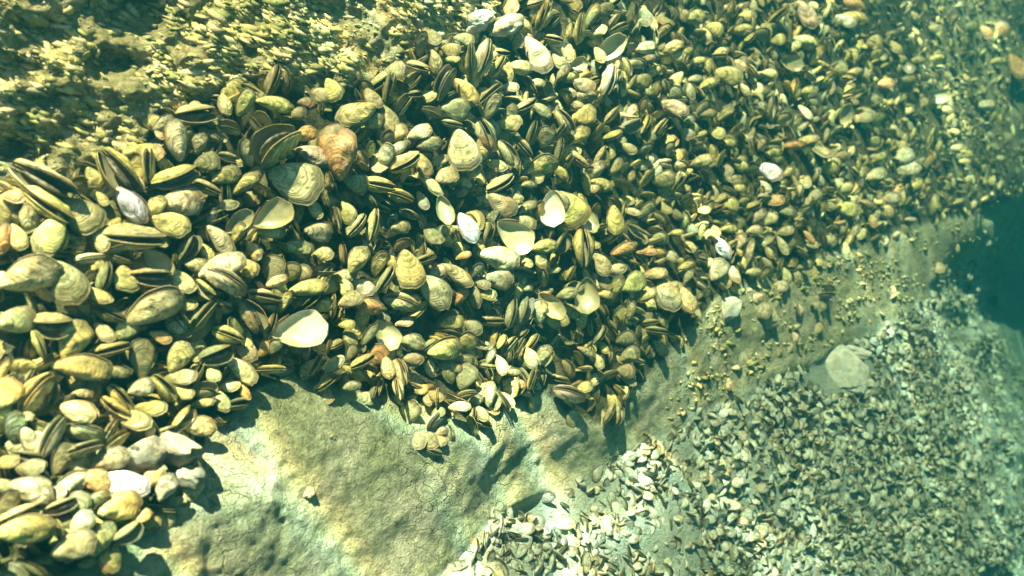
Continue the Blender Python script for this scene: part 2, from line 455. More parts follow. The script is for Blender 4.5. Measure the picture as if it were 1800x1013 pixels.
# ------------------------------------------------------------------ the mussels read off the photograph
# x y length bearing pose tint, in thirds of a photo pixel from the tile corner; pose: s flat, e seam outwards, g gaping, h empty half shell
TRACE = '''@0 0
1175 550 130 -80 s t;1285 540 150 60 s y;1300 600 120 70 s y;1435 550 165 -10 s y!smooth yellow-green mussel at the algae edge!smooth yellow-green oval mussel, uppermost at the edge of the upper left algae
1370 665 150 125 g g;1205 670 130 170 g g;1130 715 115 -30 g g;1450 755 250 215 g y!big split yellow mussel!big yellow-tan mussel lying split open with a long dark gap, upper left of the bed
1600 705 120 20 s r;1295 800 150 110 s t;930 735 190 100 s w!pale lumpy mussel by the algae!pale lumpy cream mussel standing upright where the bed meets the upper left algae
1045 755 115 75 s t;1025 600 200 5 g t;870 560 160 0 s r!orange crusted mussel!orange crusted mussel at the top left corner of the mussel bed
1000 500 120 -20 s g;1190 825 95 -15 g g;1085 850 130 15 s o;1185 925 150 20 s y;780 870 180 90 e t
620 900 240 -50 g y!large gaping yellow mussel!large yellow-green mussel gaping with a blue-black gap, left edge of bed below algae
915 930 220 20 g y;720 960 100 -60 s t;230 960 290 -25 g w!white-backed striped mussel!long mussel with bright white upper valve over striped lower valve, far upper left
490 935 120 -60 s y;30 985 130 -30 e y;1550 950 255 -16 s t!largest long oval mussel!largest long oval tan mussel, lying flat with a raised rim and brown centre
1640 820 165 -20 s w!pale triangular mussel!pale triangular mussel with a sharp lower edge beside the rust-orange mussel
1290 965 170 35 s y;1080 985 140 -20 e t;1725 955 110 100 e y;1745 470 130 -60 s y;1430 420 150 70 e b;1500 430 130 95 e b;1560 450 100 60 s o
1600 540 90 0 s b;860 650 120 30 s w;830 700 80 -60 s w;1560 600 100 20 s g
@600 0
-12 800 250 95 s r!rust-orange mussel!large rust-orange mussel standing upright, broad face outwards, veined brown
80 590 200 200 s y!big yellow mussel above the bed centre!big smooth yellow mussel pointing left, between dark mussels at the upper edge
175 640 120 30 s t;240 620 160 -60 s g;160 520 130 -60 s b;250 460 160 80 e b;320 555 140 60 g y;365 430 120 50 g y;280 370 120 10 s b;400 350 120 -10 e g
420 225 120 80 s o;485 200 120 -80 s g;490 325 140 -75 s g;575 265 115 -20 s y;578 315 95 10 s y;640 210 120 -5 s g;540 440 180 65 g b!pinkish split mussel!pinkish brown mussel split along its length, standing upright left of the round yellow one
650 485 160 -50 s y!round bright yellow mussel!round bright yellow mussel with mottled green face, near the top centre
680 330 210 100 e y;740 310 210 75 e t;815 350 140 60 e y;775 500 180 40 e g;790 560 160 60 s g
865 140 180 25 s w!peach and cream mussel!peach and cream mussel brightly lit on top of the bed near the top edge
925 220 110 70 s g;960 130 100 -50 s y;1050 90 160 80 e y;1020 290 200 -60 s w!big white fuzzy mussel!big white fuzzy mussel pointing down to the right, near the top edge
1110 205 120 -15 e t;1140 320 100 -45 s g;930 360 150 -5 s t;1180 290 100 -60 s b;1240 335 110 15 h y
1405 255 180 40 h y!large open yellow cup shell!large open yellow half shell with its hollow inside facing out, near the top
1350 290 110 -70 s y;1250 150 160 85 e y;1345 170 110 30 s y;1310 90 150 60 s o;1370 60 130 20 s o;1520 90 160 90 e o;1590 90 120 -80 s o;1690 165 110 50 s y
1590 255 130 5 s w;1730 250 120 20 s y;1750 300 110 10 s t;1570 430 120 5 s o;1400 420 170 -110 e w!white-tipped spiky mussel!white-tipped mussel standing spiky and upright with a yellow middle
1270 450 130 -30 s g;1280 500 130 0 s g;1160 385 110 60 s g;1020 440 100 0 s t;885 460 100 0 s g;965 550 130 30 e g;1040 580 130 -30 s g
1270 605 145 15 s y;1170 640 160 -60 g t;1150 690 120 50 e o;885 600 120 60 s b;880 650 145 0 s y;470 590 120 -20 g b;600 570 160 0 s g;580 650 120 -10 e g
750 700 210 -70 e g;640 790 210 -75 s t!large round greyish mussel!large round grey-tan mussel with wrinkled face standing upright in the bed centre
750 780 160 80 s g;1345 690 115 60 e y;1250 710 125 40 s y;1420 600 115 50 e y;1520 660 125 20 g b;1520 590 95 70 s t;1580 560 100 80 s o;1670 670 120 60 e y
1650 470 95 80 e o;1700 460 95 -80 e o;1745 490 100 40 s g;1740 570 150 -20 s w!white shouldered mussel!small white shouldered mussel with yellow lower edge, upper right of centre
1420 710 120 20 e y;1070 720 130 75 s g;1000 700 140 80 e g;950 770 150 -50 e g;870 800 160 -60 g g;810 870 130 -20 s y
1050 870 165 20 s y!plump yellow mussel!plump yellow mussel tapering to the left, above the blazing white shell
1150 905 105 -50 s y;1140 790 135 80 e g;1240 840 135 -40 e t;1360 820 125 60 g t;1500 780 105 -30 s g;1590 780 110 30 s g;1720 780 95 80 s g
410 700 120 20 s w!smooth lilac-white shell!smooth lilac-white mussel resting between dark mussels left of the large greyish one
300 700 110 50 s t;240 730 110 80 s b;155 785 90 80 s y;235 820 140 70 s w;330 850 150 30 e y!frilly pale yellow mussel!frilly pale yellow-white mussel with layered edges, between rust-orange and greyish mussels
290 790 130 40 s w;460 760 140 10 s g;430 870 130 -70 s b;510 850 120 20 s g;550 920 140 30 s g;460 970 170 -40 s t;200 970 160 -10 e y;80 960 130 -10 s g
830 960 160 30 e t;700 900 100 50 s t;1360 970 125 -20 s y;1340 890 115 70 s w;1520 930 75 80 s g;1690 940 130 10 s y;980 970 95 0 s t
@1200 0
60 95 115 10 s y!round yellow mussel at the three-way fan!round yellow mussel, topmost of three mussels meeting at one point, upper right
165 150 105 -15 s y;120 190 95 -80 s y;250 55 105 85 e y;325 85 95 10 s y;310 160 115 5 s y;410 180 105 -10 s o;500 85 125 45 e y
640 80 160 -60 s w!pinkish white mussel!bright pinkish white mussel at the top edge, right half of the bed
760 60 95 70 e t;890 30 135 -20 s r;850 110 120 -30 s w;900 100 150 -20 s y;640 220 135 -20 s y;700 290 115 60 s y
570 330 115 -10 h t!open pink-edged shell!small empty half shell with a pinkish rim, hollow facing out, upper right
500 210 85 20 s y;1000 220 95 20 s y;1010 285 95 20 s y;1100 180 85 0 s y;1170 170 80 60 s b;1045 280 80 -60 h w;1110 250 95 -60 s y;1180 340 105 -60 h w
1230 320 85 0 s y;1330 310 95 0 s y;1410 110 115 80 s r;1310 155 95 10 s t;1510 140 85 10 s y;1580 170 95 -45 s r;1660 160 110 50 s r
1650 325 95 5 s y;1750 350 140 -60 s r!orange mussel at the right edge!orange mussel pointing down at the right border of the photo against dark water
20 280 100 40 s y;75 325 105 10 s y;230 400 155 -15 s y!long yellow mussel right of centre!long yellow mussel with a brown spot, lying level in the upper right bed
360 370 115 -60 e y;450 390 95 -10 s y;130 450 115 30 s y;60 420 95 10 s g;40 480 95 -80 s o;325 475 85 -60 s t;385 470 85 40 s y;580 465 115 80 e y;650 480 85 20 s y
765 420 115 50 s y;865 300 80 80 e y;900 380 100 10 s t;1060 440 95 10 s r;1170 425 110 10 s g;1325 510 130 0 h w!pale cup shell far right!pale empty half shell, round and hollow side up, far upper right
1260 465 75 40 s w;470 570 155 85 e g;525 620 95 20 s g;640 590 105 -50 s w;720 590 80 80 s o;850 610 130 80 h y;960 590 110 -20 s g;950 620 110 10 s g;1020 620 100 70 s y
100 570 110 40 s g;120 600 120 5 s g;225 600 115 40 s y;20 590 95 60 e y;285 690 105 40 g y;180 695 95 -20 s y;240 755 95 -10 s y;20 700 95 -30 s g;100 850 125 15 s t
200 830 105 70 e y;300 870 95 -30 s y;240 920 95 -60 s t;290 990 85 0 s y;580 765 115 0 s r!small orange knob mussel!small orange mussel sitting on a larger olive shell, right part of the bed
640 750 145 20 s y;480 800 85 0 s y;415 760 85 70 s w;450 900 140 -30 s W!glaring white-orange mussel!glaring white and orange mussel lit hard in the right part of the bed
430 980 90 -60 s w;730 800 115 -30 s o;770 880 105 0 s y;830 820 100 10 s b;1000 740 85 -10 s y;1030 830 100 30 s y;1150 820 125 30 s g;1170 890 145 10 s w;1010 920 120 20 s w
1280 850 105 60 s r;1320 700 100 70 e y;1340 770 80 80 s y;1410 690 70 0 s y;1400 620 80 80 s y;1430 780 80 10 s g;1580 560 120 10 s w;1470 850 70 0 s y;1220 970 90 60 s y;1110 1000 80 0 s r;850 990 100 20 s g
@0 340
70 20 110 0 s y;250 60 235 -30 e y!striped half-furred mussel!long striped yellow mussel half covered with furry algae, upper left
430 110 200 -35 s g!fuzzy algae-coated mussel!fuzzy grey-green algae-coated mussel pointing down to the right, upper left of the bed
690 60 190 -50 s W!gleaming white-yellow mussel!gleaming white and yellow mussel with a blue shadowed side, left part of the bed
800 90 170 40 s y;950 50 200 10 s w!pearly lilac mussel!pearly lilac-white mussel lying level beside the gleaming white-yellow one
530 30 100 -60 s y;890 165 175 -15 s y!round banded yellow mussel!round banded yellow mussel just under the pearly lilac one
160 140 170 100 s t;260 210 215 -120 s y!golden mussel at far left!big golden mussel with an orange top, near the left border
90 230 140 -70 s y;20 240 160 80 s r;410 280 115 80 s y;330 250 120 75 e y;520 230 180 -70 s t;700 230 260 0 e t!long layered mussel!long level mussel with layered tan edges, left part of the bed
640 280 200 15 e g;620 330 160 -15 e g;470 340 140 10 e w;980 290 170 60 g g;1190 65 110 10 s g;1110 120 90 60 s w;1255 150 160 40 h w
1430 115 190 30 h y!big pale cup shell!big pale yellow half shell standing upright with its smooth hollow side out
1420 210 135 0 s y;1250 210 120 60 s y;1150 250 185 -50 s w;1080 315 125 -60 s y;1330 300 115 -50 s y;1555 290 145 -5 s g!hat-shaped green mussel!hat-shaped grey-green mussel with a knob on top and thin flat rim
1640 80 130 -60 s t;1670 200 140 -5 s w;1760 130 130 -80 e b;1690 320 110 5 s g;1700 400 110 5 g g;160 430 250 20 s t!long tan mussel near the left border!long tan mussel rising to the right, near the left border
350 470 225 -60 s g!rough grey mussel!large rough grey mussel covered with silt, standing upright at left
230 520 120 -30 s r;460 450 100 45 g g;490 540 190 -20 s y;545 440 160 75 e g;660 450 160 -80 s y;830 360 165 -40 h r!open orange shell!open half shell with orange inside and a dark blue hollow, left part
790 440 195 0 g g;940 460 180 -45 s t;1030 380 120 -10 s t;1165 390 210 20 s w!bright cream mussel!bright cream mussel on top of a fan of ribbed shells
1180 460 230 -30 e w;1290 390 130 -30 s y;1070 500 120 -40 g y;1450 465 120 20 s t;1530 410 110 80 s b;1590 420 100 60 s b;1610 505 180 10 s y!buttery oval mussel!buttery yellow oval mussel lying level right of the bright cream one
1490 570 120 60 s y;1390 540 160 -10 e t;1700 590 110 20 s y;810 605 265 25 s t!huge tan-orange mussel!huge smooth tan and orange mussel lying level in the left part of the bed
970 590 120 10 s y;1060 650 200 50 e g;80 670 175 10 s g!lilac-grey mussel at left border!lilac-grey mussel pointing left, cut off by the left border
270 690 200 -5 g t;570 630 160 -20 e o;205 790 160 -70 e y;390 770 190 60 s y!ribbed yellow fan mussel!ribbed yellow mussel spreading up and right from a narrow tip, lower left
540 730 140 -50 s t;660 710 140 50 s g;570 820 200 15 e y;840 755 110 -20 s r;930 700 100 0 s w;1320 640 180 -60 g b;1190 740 160 -20 e y;1420 700 130 70 e g
1570 715 245 10 h W!big white-lined half shell!big empty half shell with glossy white lining facing out, left of the centre
940 860 150 55 s y!small green slot mussel!yellow-green mussel standing upright with a slot in its face, lower left
1130 850 160 20 g o;1290 840 120 -30 s b;1260 930 170 -40 s w!white mottled mussel!white mottled round mussel at the lower edge of the bed, left of the middle
1390 810 100 60 s r;1440 800 90 60 s w;430 920 240 -5 s y!big wavy yellow mussel!big flat yellow mussel with wavy ridges and a broad rim, lower left
750 870 190 90 s b!square brown mussel!square dull brown mussel standing upright in the lower left part
950 970 160 0 s g;200 980 140 30 e y;600 940 160 0 s g;300 950 100 80 s t;20 920 120 60 s y;1110 940 130 -80 s y;1650 900 130 60 e w;1750 900 120 40 s t
@600 340
30 100 130 -70 s y;75 170 140 50 e t;165 170 150 80 e y!frilly yellow-green mussel!frilly yellow-green mussel facing outwards like an open bud, in the bed centre
310 15 140 -20 e y;540 90 150 -70 h y!upright yellow cup shell!upright empty half shell with yellow inside and a dark rim, centre of the bed
660 180 160 -60 s W!orange-blotched white mussel!white mussel with an orange blotch, hanging below the upright yellow cup shell
760 175 80 0 s y;310 180 100 0 s g;420 40 110 -70 s g;840 60 180 -35 s b;890 40 130 10 s y;970 80 130 30 s g;1035 90 110 80 s r
1105 85 185 -90 h W!blazing white shell!blazing white shell hanging straight down, brightest thing in the photo centre
1150 40 130 -60 s g;1200 80 210 -50 s y!long white-backed mussel!long mussel with a white back slanting down right, beside the blazing white shell
1275 130 170 -55 h y!glossy yellow hollow shell!glossy yellow hollow half shell slanting down right of the blazing white one
910 220 210 -35 h y!wide yellow cup shell!wide yellow half shell holding a folded dark shell, centre of the bed
960 155 130 -20 s g;1060 280 140 10 s y;1040 340 120 -80 s g;1150 270 150 60 g g;1095 210 90 80 e g;1265 280 190 -90 e y!ribbed fan of the centre!ribbed yellow-green mussel spreading downwards like a fan, right of the centre
1430 140 150 -90 s y!rounded yellow-green mussel!rounded yellow-green mussel with a split lower edge, right of the glossy hollow shell
1520 100 110 -20 s w;1600 90 125 40 s g;1680 130 115 -50 e o;1550 200 120 -40 g b;1660 240 115 10 s g;1750 210 85 10 s y;1480 295 140 20 s r!speckled peach mussel!speckled peach-tan mussel lying above the lower right edge of the upper bed
1600 310 115 0 s r;1660 310 95 -10 s r;1720 330 95 -10 s w;85 350 150 60 s y;200 370 150 70 s y;230 450 160 60 e g
355 400 185 -75 s y!flat-faced yellow mussel!flat-faced yellow mussel standing upright with a small dark notch in its face
430 350 140 20 e g;500 420 125 30 s w;485 510 210 -45 s w!white mussel with orange back!large white and blue mussel with an orange back, lying in the lower centre
600 430 200 -35 s t;630 540 120 60 s r;20 490 110 -70 s y;110 490 135 -30 s w;140 590 140 -10 s r!amber mussel!amber-orange oval mussel with a yellow top, left of the lower centre
310 570 180 -15 e t;380 570 90 80 s r;50 560 130 20 s g;640 330 90 20 s r;820 345 210 -15 s t!broad tan-lipped mussel!broad yellow mussel with a tan crusted back and curved lower lip, centre
820 450 175 -10 s g;705 410 110 40 s g;740 480 95 -10 s g;700 540 130 -80 s g;770 535 95 0 s y;890 500 130 60 e b;960 500 90 0 s t;1110 410 85 20 s t;1200 420 95 60 e y
1280 430 95 -80 s y;1180 530 125 20 s g;1290 540 180 -90 h y!slender hollow shell!slender empty half shell pointing straight down with a deep hollow, right of centre
1100 590 165 -45 h g!thin-rimmed hollow shell!thin-rimmed grey-green half shell standing open below the centre
1100 660 125 -50 s y;1040 620 140 90 s t;960 620 160 70 g g;890 630 160 80 e g;1360 370 140 -60 s t;1440 400 115 10 s t;1440 490 140 70 s y;1530 470 150 30 s y
1380 530 85 0 s y;1600 540 125 30 s y;1640 430 140 10 s g;1700 530 190 -75 s g!pale grey hanging mussel!pale grey-green mussel hanging down at the right end of the lower edge
1740 590 115 60 s g;1520 620 115 80 s g;1650 720 135 -10 e g;1490 760 115 20 s g;1510 850 125 30 s g;1490 930 110 0 s g;1350 740 120 60 e g
1280 830 105 -30 s g;1340 880 115 -70 s g;1060 850 125 70 s g;990 860 125 -70 s g;930 810 125 60 e g;880 800 125 50 e y;840 780 95 60 e y;650 780 140 30 s y
540 820 170 10 s y!smooth yellow-green slab mussel!smooth yellow-green mussel, pointed left, above the bare rock below the centre
640 880 125 0 s g;370 780 135 -10 s g;690 700 115 -30 s g;740 800 85 0 s g;580 680 135 10 s y;330 680 95 10 s t;240 740 160 -55 h y!narrow cream-rimmed hollow shell!narrow hollow half shell with a cream rim slanting down, below the centre
150 740 130 50 s g;190 850 130 50 s r;110 880 130 30 e g;370 870 115 0 s b;310 930 155 -80 e t;240 910 120 -80 s t;830 900 140 -75 s t;780 860 105 60 s t;650 960 155 70 s g
580 920 115 0 s g;1000 970 125 70 e y;920 1000 95 0 s y;900 940 95 0 s g;50 830 90 60 s g;30 690 85 0 s y
@1200 340
100 200 95 80 s y;110 90 75 0 s y;200 30 85 40 s y;250 60 95 20 s y;320 40 85 20 s y;480 40 110 10 s r;430 10 80 10 s w;400 120 105 50 s w;240 190 105 0 s y;290 210 75 -50 s t
205 285 125 -60 s W!white-hot orange mussel!mussel glowing white and orange above the lower right ridge of the bed
300 260 115 70 s t;350 300 125 80 s t!tan upright mussel of the right edge!tan and peach mussel standing upright right of the white-hot orange one
340 350 105 70 s g;375 195 90 10 s t;430 240 115 30 h y;520 275 115 -70 s t;570 270 95 80 s g;450 310 75 -60 s y;440 370 85 -60 s g
185 400 125 60 s w!pinkish cream mussel!pinkish cream mussel directly below the white-hot orange one
265 425 115 -80 s w;370 415 95 0 s g;430 420 95 60 s y;490 430 85 80 s g;540 430 95 -85 s g;590 430 95 -60 s t;510 380 95 80 e g;620 310 110 -50 e g;640 380 95 20 s g
500 490 115 0 s w;20 380 100 20 s y;30 440 85 60 s g;690 20 110 50 s t;855 85 125 -10 s y!yellow mussel over the shaded rock!round yellow mussel low on the far right of the upper bed
970 60 110 -30 s b;1060 95 110 0 s t;1090 30 110 10 s t;1030 20 80 80 s b;1180 40 60 60 s y;1310 60 120 80 s y;1190 140 70 0 s w;990 140 90 -70 s y;900 200 90 60 s t
840 180 80 80 s g;660 230 90 -50 s r;680 270 70 0 s t;540 200 90 10 s g;640 90 80 50 s g;550 100 90 0 s g;740 520 120 10 g g;590 700 70 20 s w;580 750 70 -30 s w
555 810 80 80 s w;500 830 90 80 s g;380 550 110 10 s w;400 620 150 0 s g;20 560 160 -75 s t;680 590 90 10 s g;720 600 80 70 s g;1430 405 60 -40 s r;1330 390 90 0 s t
@0 673
30 60 180 60 s y;190 60 230 50 e y;240 80 180 70 g g;430 60 110 0 s t;410 150 200 -20 s t;350 90 100 30 e g;630 80 180 -50 e y;610 130 170 -30 e y;790 140 160 -5 s y
690 200 170 -15 s t!round brown-rimmed mussel!round flat mussel with a brown centre and orange rim, lower left part
740 30 130 20 s w;860 30 170 -50 e y;940 60 150 -10 s y;1070 40 130 0 g g;1060 110 130 10 s y;1160 100 120 -75 s y;1200 20 110 10 s t;1280 50 90 -60 s r;960 190 140 50 g y
1040 230 150 0 s t!dull tan mussel at the rock edge!dull tan mussel at the corner where the bed meets the bare rock
870 260 120 20 g g;790 260 90 80 s t;110 180 120 0 s y;80 230 160 80 s g;150 300 160 -60 s t;270 285 195 60 e t!upright ribbed mussel!upright ribbed tan mussel near the left border, low down
440 260 210 -10 e g;570 270 170 60 e g;590 320 170 40 e y;440 350 180 20 e g;330 400 160 60 s b;140 400 160 -10 g g;160 450 150 0 s g;570 410 205 15 s b
30 420 130 10 s y;20 540 120 -20 s t;160 560 190 -10 s w!white and amber mussel low left!white mussel with amber top, low left near the border
370 530 190 30 s w;490 510 170 -10 s r;640 540 230 -10 s W!large gleaming white mussel!large gleaming white mussel with a peach top, resting below the grey stones
800 500 160 50 s r;870 550 150 60 s w;620 650 200 15 s y!yellow wedge mussel!yellow wedge-shaped mussel directly under the large gleaming white one
280 600 130 40 s g;310 650 160 20 g g;410 640 140 70 s b;510 610 125 30 s g;90 700 200 25 g t;130 770 230 10 s y!wide yellow mussel low left!wide yellow mussel with a blue shaded underside, lowest at the left border
300 770 120 -70 e y;430 750 160 60 s t;530 820 160 60 s y!last yellow mussel on the rock!last yellow upright mussel at the bottom left edge of the bed
390 860 205 20 s t;670 790 150 30 g g;740 700 110 20 s t;840 720 160 40 s g!grey-blue mussel on the bare rock!grey-blue mussel resting on bare rock right of the bed, low left
940 620 85 10 s w;40 640 160 60 s b
@600 673
125 85 120 -5 s g;440 300 130 -20 s g!shell of the small cluster!pale mussel, left one of the small cluster alone on the bare rock
500 310 120 -15 s g;395 320 110 10 s w;470 350 120 -20 e g;560 260 110 -80 e g;515 260 100 20 s b;620 130 120 0 s t;730 160 110 -60 s g;780 60 140 80 s t
930 20 110 80 g y;1190 60 165 -20 e w!furry fan-shaped mussel!furry fan-shaped pale mussel alone on bare rock, below the bed's lower tip
1270 30 110 20 s y;700 100 100 40 s g;660 60 110 10 e g;300 30 120 -80 e t;50 20 100 10 s g
'''
def parse_trace():
    out = []; ox = oy = 0
    for line in TRACE.splitlines():
        if line.startswith('@'):
            ox, oy = map(float, line[1:].split()); continue
        for e in line.split(';'):
            if not e.strip(): continue
            b = e.split('!'); f = b[0].split()
            out.append(dict(x=ox + float(f[0]) / 2.98, y=oy + float(f[1]) / 2.98, L=float(f[2]) / 2.98, a=float(f[3]), p=f[4], c=f[5],
                            short=b[1] if len(b) > 1 else None, label=b[2] if len(b) > 2 else None))
    return out

# ------------------------------------------------------------------ place the traced mussels
rs = np.random.RandomState(5)
ALL = parse_trace()
order = sorted(range(len(ALL)), key=lambda i: -(ALL[i]['L'] * (0.72 if ALL[i]['p'] in 'eg' else 1) + (200 if ALL[i]['label'] else 0)))
SINGLE = [i for i in order if -20 < ALL[i]['x'] < 1800 and -10 < ALL[i]['y'] < 1012][:300]
single = set(SINGLE)
px = np.array([m['x'] for m in ALL]); py = np.array([m['y'] for m in ALL])
BEDV = zone_masks(px, py)[0]; SP = surf(px, py, False); SN = surf_normal(px, py); SD = depth(px, py, False)
for i, m in enumerate(ALL):
    L = m['L'] * ((1.02 if m['label'] else 0.92) + (0.12 if m['x'] < 750 else 0.04)) * SD[i] / FPX
    lift = {'s': 0.34, 'h': 0.42, 'e': 0.36, 'g': 0.36}[m['p']] * L + (0.018 + rs.uniform(0, 0.018) if BEDV[i] > 0.5 else -0.10 * L)
    P = SP[i] * (1 - lift / np.linalg.norm(SP[i]))
    m['P'] = P; m['Lm'] = L
    m['M'] = pose_matrix(P, SN[i], m['a'], m['p'], L, rs, tilt=(rs.uniform(4, 14) if m['label'] else rs.uniform(2, 36)))
    t = np.array(TINT[m['c']]) * rs.uniform(0.85, 1.15); m['tint'] = np.clip(t * (1 + rs.uniform(-0.08, 0.08, 3)), 0, 0.9)
    m['shape'] = int(rs.randint(len(SHAPES)))
    if m['p'] == 'h': m['shape'] = (4, 7)[i % 2]
    m['gape'] = {'s': rs.uniform(2, 9), 'e': rs.uniform(3, 11), 'g': rs.uniform(22, 36), 'h': 0}[m['p']]
    if m['short'] and 'big split' in m['short']: m['gape'] = 30

# labels: landmarks carry their own, every other one is told by the nearest landmark, the side it is on and its rank there
CNAME = {'y': 'yellow-green', 't': 'tan', 'g': 'grey-green', 'o': 'dark olive', 'b': 'brownish', 'r': 'orange-brown', 'w': 'pale cream', 'W': 'white'}
PNAME = {'s': 'mussel', 'e': 'mussel seen edge-on', 'g': 'gaping mussel', 'h': 'empty half shell'}
DIRS = ['right of', 'above right of', 'above', 'above left of', 'left of', 'below left of', 'below', 'below right of']
ORD = ['nearest', 'second', 'third', 'fourth', 'fifth', 'sixth', 'seventh', 'eighth', 'ninth', 'tenth']
marks = [i for i in SINGLE if ALL[i]['label']]
cands = {i: [] for i in SINGLE}
for k in marks:
    a = ALL[k]; sect = {}
    for i in SINGLE:
        if i == k: continue
        b = ALL[i]; dx, dy = b['x'] - a['x'], a['y'] - b['y']
        sct = int(round(math.degrees(math.atan2(dy, dx)) / 45)) % 8
        sect.setdefault(sct, []).append((math.hypot(dx, dy), i))
    for sct, lst in sect.items():
        lst.sort()
        for r, (d, i) in enumerate(lst[:6]):
            cands[i].append((r * 60 + d, r, sct, k))
used = set()
for i in SINGLE:
    m = ALL[i]
    if m['label']: used.add(m['label']); continue
    for sc_, r, sct, k in sorted(cands[i]):
        lab = '%s %s, %s %s %s' % (CNAME[m['c']], PNAME[m['p']], ORD[r], DIRS[sct], ALL[k]['short'])
        if len(lab.split()) <= 16 and lab not in used: break
    m['label'] = lab; used.add(lab)

M_HINGE, _nt, _o = new_mat('hinge_ligament'); bsdf(_nt, _o, (0.10, 0.055, 0.025), 0.6, 0.3)
M_MANTLE, _nt, _o = new_mat('mantle_flesh')
bsdf(_nt, _o, ramp_n(_nt, noise_n(_nt, _nt.nodes.new('ShaderNodeNewGeometry').outputs['Position'], 160, 3), [(0.4, (0.05, 0.05, 0.03)), (0.7, (0.22, 0.18, 0.10))]), 0.5, 0.4)
def tube_mesh(name, pts, rad, mat, n=8):
    pts = [Vector(p) for p in pts]; V = []; F = []
    for i, p in enumerate(pts):
        d = (pts[min(i + 1, len(pts) - 1)] - pts[max(i - 1, 0)]).normalized()
        u = d.cross(Vector((0, 0, 1))).normalized(); w = d.cross(u)
        for j in range(n):
            a = 2 * math.pi * j / n
            V.append(p + rad[i] * (math.cos(a) * u + math.sin(a) * w))
    for i in range(len(pts) - 1):
        for j in range(n): F.append((i * n + j, i * n + (j + 1) % n, (i + 1) * n + (j + 1) % n, (i + 1) * n + j))
    return mesh_from(name, V, np.array(F), [mat])
HINGE = [tube_mesh('hinge', [(0.015 + 0.07 * k, -W * (0.10 + 0.62 * (k / 5) ** 0.7), 0) for k in range(6)], [0.012, 0.022, 0.026, 0.026, 0.02, 0.008], M_HINGE) for (W, H, cu, rg) in SHAPES]
def mantle_mesh(W, H):
    V = []; F = []
    for i in range(13):
        x = 0.16 + 0.74 * i / 12; s = math.sin(math.pi * i / 12) ** 0.5 + 0.03
        for j in range(10):
            a = 2 * math.pi * j / 10
            V.append((x, W * (0.35 + 0.45 * x) * math.cos(a) * s, H * 0.42 * math.sin(a) * s))
    for i in range(12):
        for j in range(10): F.append((i * 10 + j, i * 10 + (j + 1) % 10, i * 10 + 10 + (j + 1) % 10, i * 10 + 10 + j))
    return mesh_from('mantle', V, np.array(F), [M_MANTLE])
MANTLE = [mantle_mesh(W, H) for (W, H, cu, rg) in SHAPES]
for i in SINGLE:
    m = ALL[i]
    col = (*m['tint'], 1)
    if m['p'] == 'h':
        o = bpy.data.objects.new('empty_shell', None); COL.objects.link(o); o.empty_display_size = 0.3
        o.matrix_world = m['M'] @ Matrix.Translation((0, 0, -0.1))
        v = link('valve', HI[m['shape']][0][0], o); v.color = col
        li = link('lining', HI[m['shape']][0][1], v)
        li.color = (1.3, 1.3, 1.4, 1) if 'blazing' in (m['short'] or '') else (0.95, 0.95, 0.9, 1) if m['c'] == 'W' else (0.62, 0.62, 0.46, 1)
        link('hinge', HINGE[m['shape']], o)
        tag(o, m['label'], 'shell', 'empty half shells in the mussel bed')
        continue
    root = bpy.data.objects.new('mussel', None); COL.objects.link(root); root.empty_display_size = 0.3
    root.matrix_world = m['M']
    tag(root, m['label'], 'mussel', 'mussels crowded on the rock face')
    for me, mm in zip(HI[m['shape']], gape_mats(SHAPES[m['shape']][0], m['gape'], m['gape'] * 0.25)):
        v = link('valve', me[0], root); v.matrix_local = mm; v.color = col
        li = link('lining', me[1], v); li.color = (0.42, 0.42, 0.36, 1)  # darker than in open half shells: gap shade put into the lining colour
    link('hinge', HINGE[m['shape']], root)
    if m['gape'] > 11: link('mantle', MANTLE[m['shape']], root)

# ------------------------------------------------------------------ the rest of the bed: one mesh of many small mussels
acc_V = []; acc_T = []; acc_Q = []; acc_mt = []; acc_mq = []; acc_g = []; acc_c = []; base = 0
def add_fill(M, tint, shape, gape, only_one=False):
    global base
    gm = gape_mats(SHAPES[shape][0], gape, gape * 0.25)
    r = rs.rand()
    for j, (V, tri, quad, mt, mq, g) in enumerate(LOW[shape]):
        if only_one and j: break
        A = np.array(M @ gm[j])
        acc_V.append(V @ A[:3, :3].T + A[:3, 3])
        acc_T.append(tri + base); acc_Q.append(quad + base); acc_mt.append(mt); acc_mq.append(mq); acc_g.append(g)
        acc_c.append(np.tile((*tint, r), (len(V), 1)))
        base += len(V)
for i, m in enumerate(ALL):
    if i in single: continue
    add_fill(m['M'], m['tint'], m['shape'], m['gape'], m['p'] == 'h')
def scatter(n, x0, x1, y0, y1, wfun, dref, seed):
    r = np.random.RandomState(seed)
    xs = r.uniform(x0, x1, n * 14); ys = r.uniform(y0, y1, n * 14)
    D = depth(xs, ys, False)
    w = wfun(xs, ys) * np.minimum(1, (D / dref) ** 2)
    k = np.where(r.rand(len(xs)) < w)[0][:n]
    return xs[k], ys[k], r
def w_up(x, y):
    b, l, a = zone_masks(x, y)
    return b * (1 - 0.25 * ss(1650, 1800, x)) * (x < xr(y) + 90)
def w_lo(x, y):
    b, l, a = zone_masks(x, y)
    holes = ((x - 1480) / 55) ** 2 + ((y - 648) / 48) ** 2 < 1
    holes |= ((x - 970) / 75) ** 2 + ((y - 885) / 36) ** 2 < 1
    clump = ss(-0.25, 0.15, wob(x, y, 80, 77) + 0.6 * wob(x, y, 28, 78))
    return l * (x < xr(y) + 110) * np.where(holes, 0.03, 1) * (0.42 + 0.58 * clump)
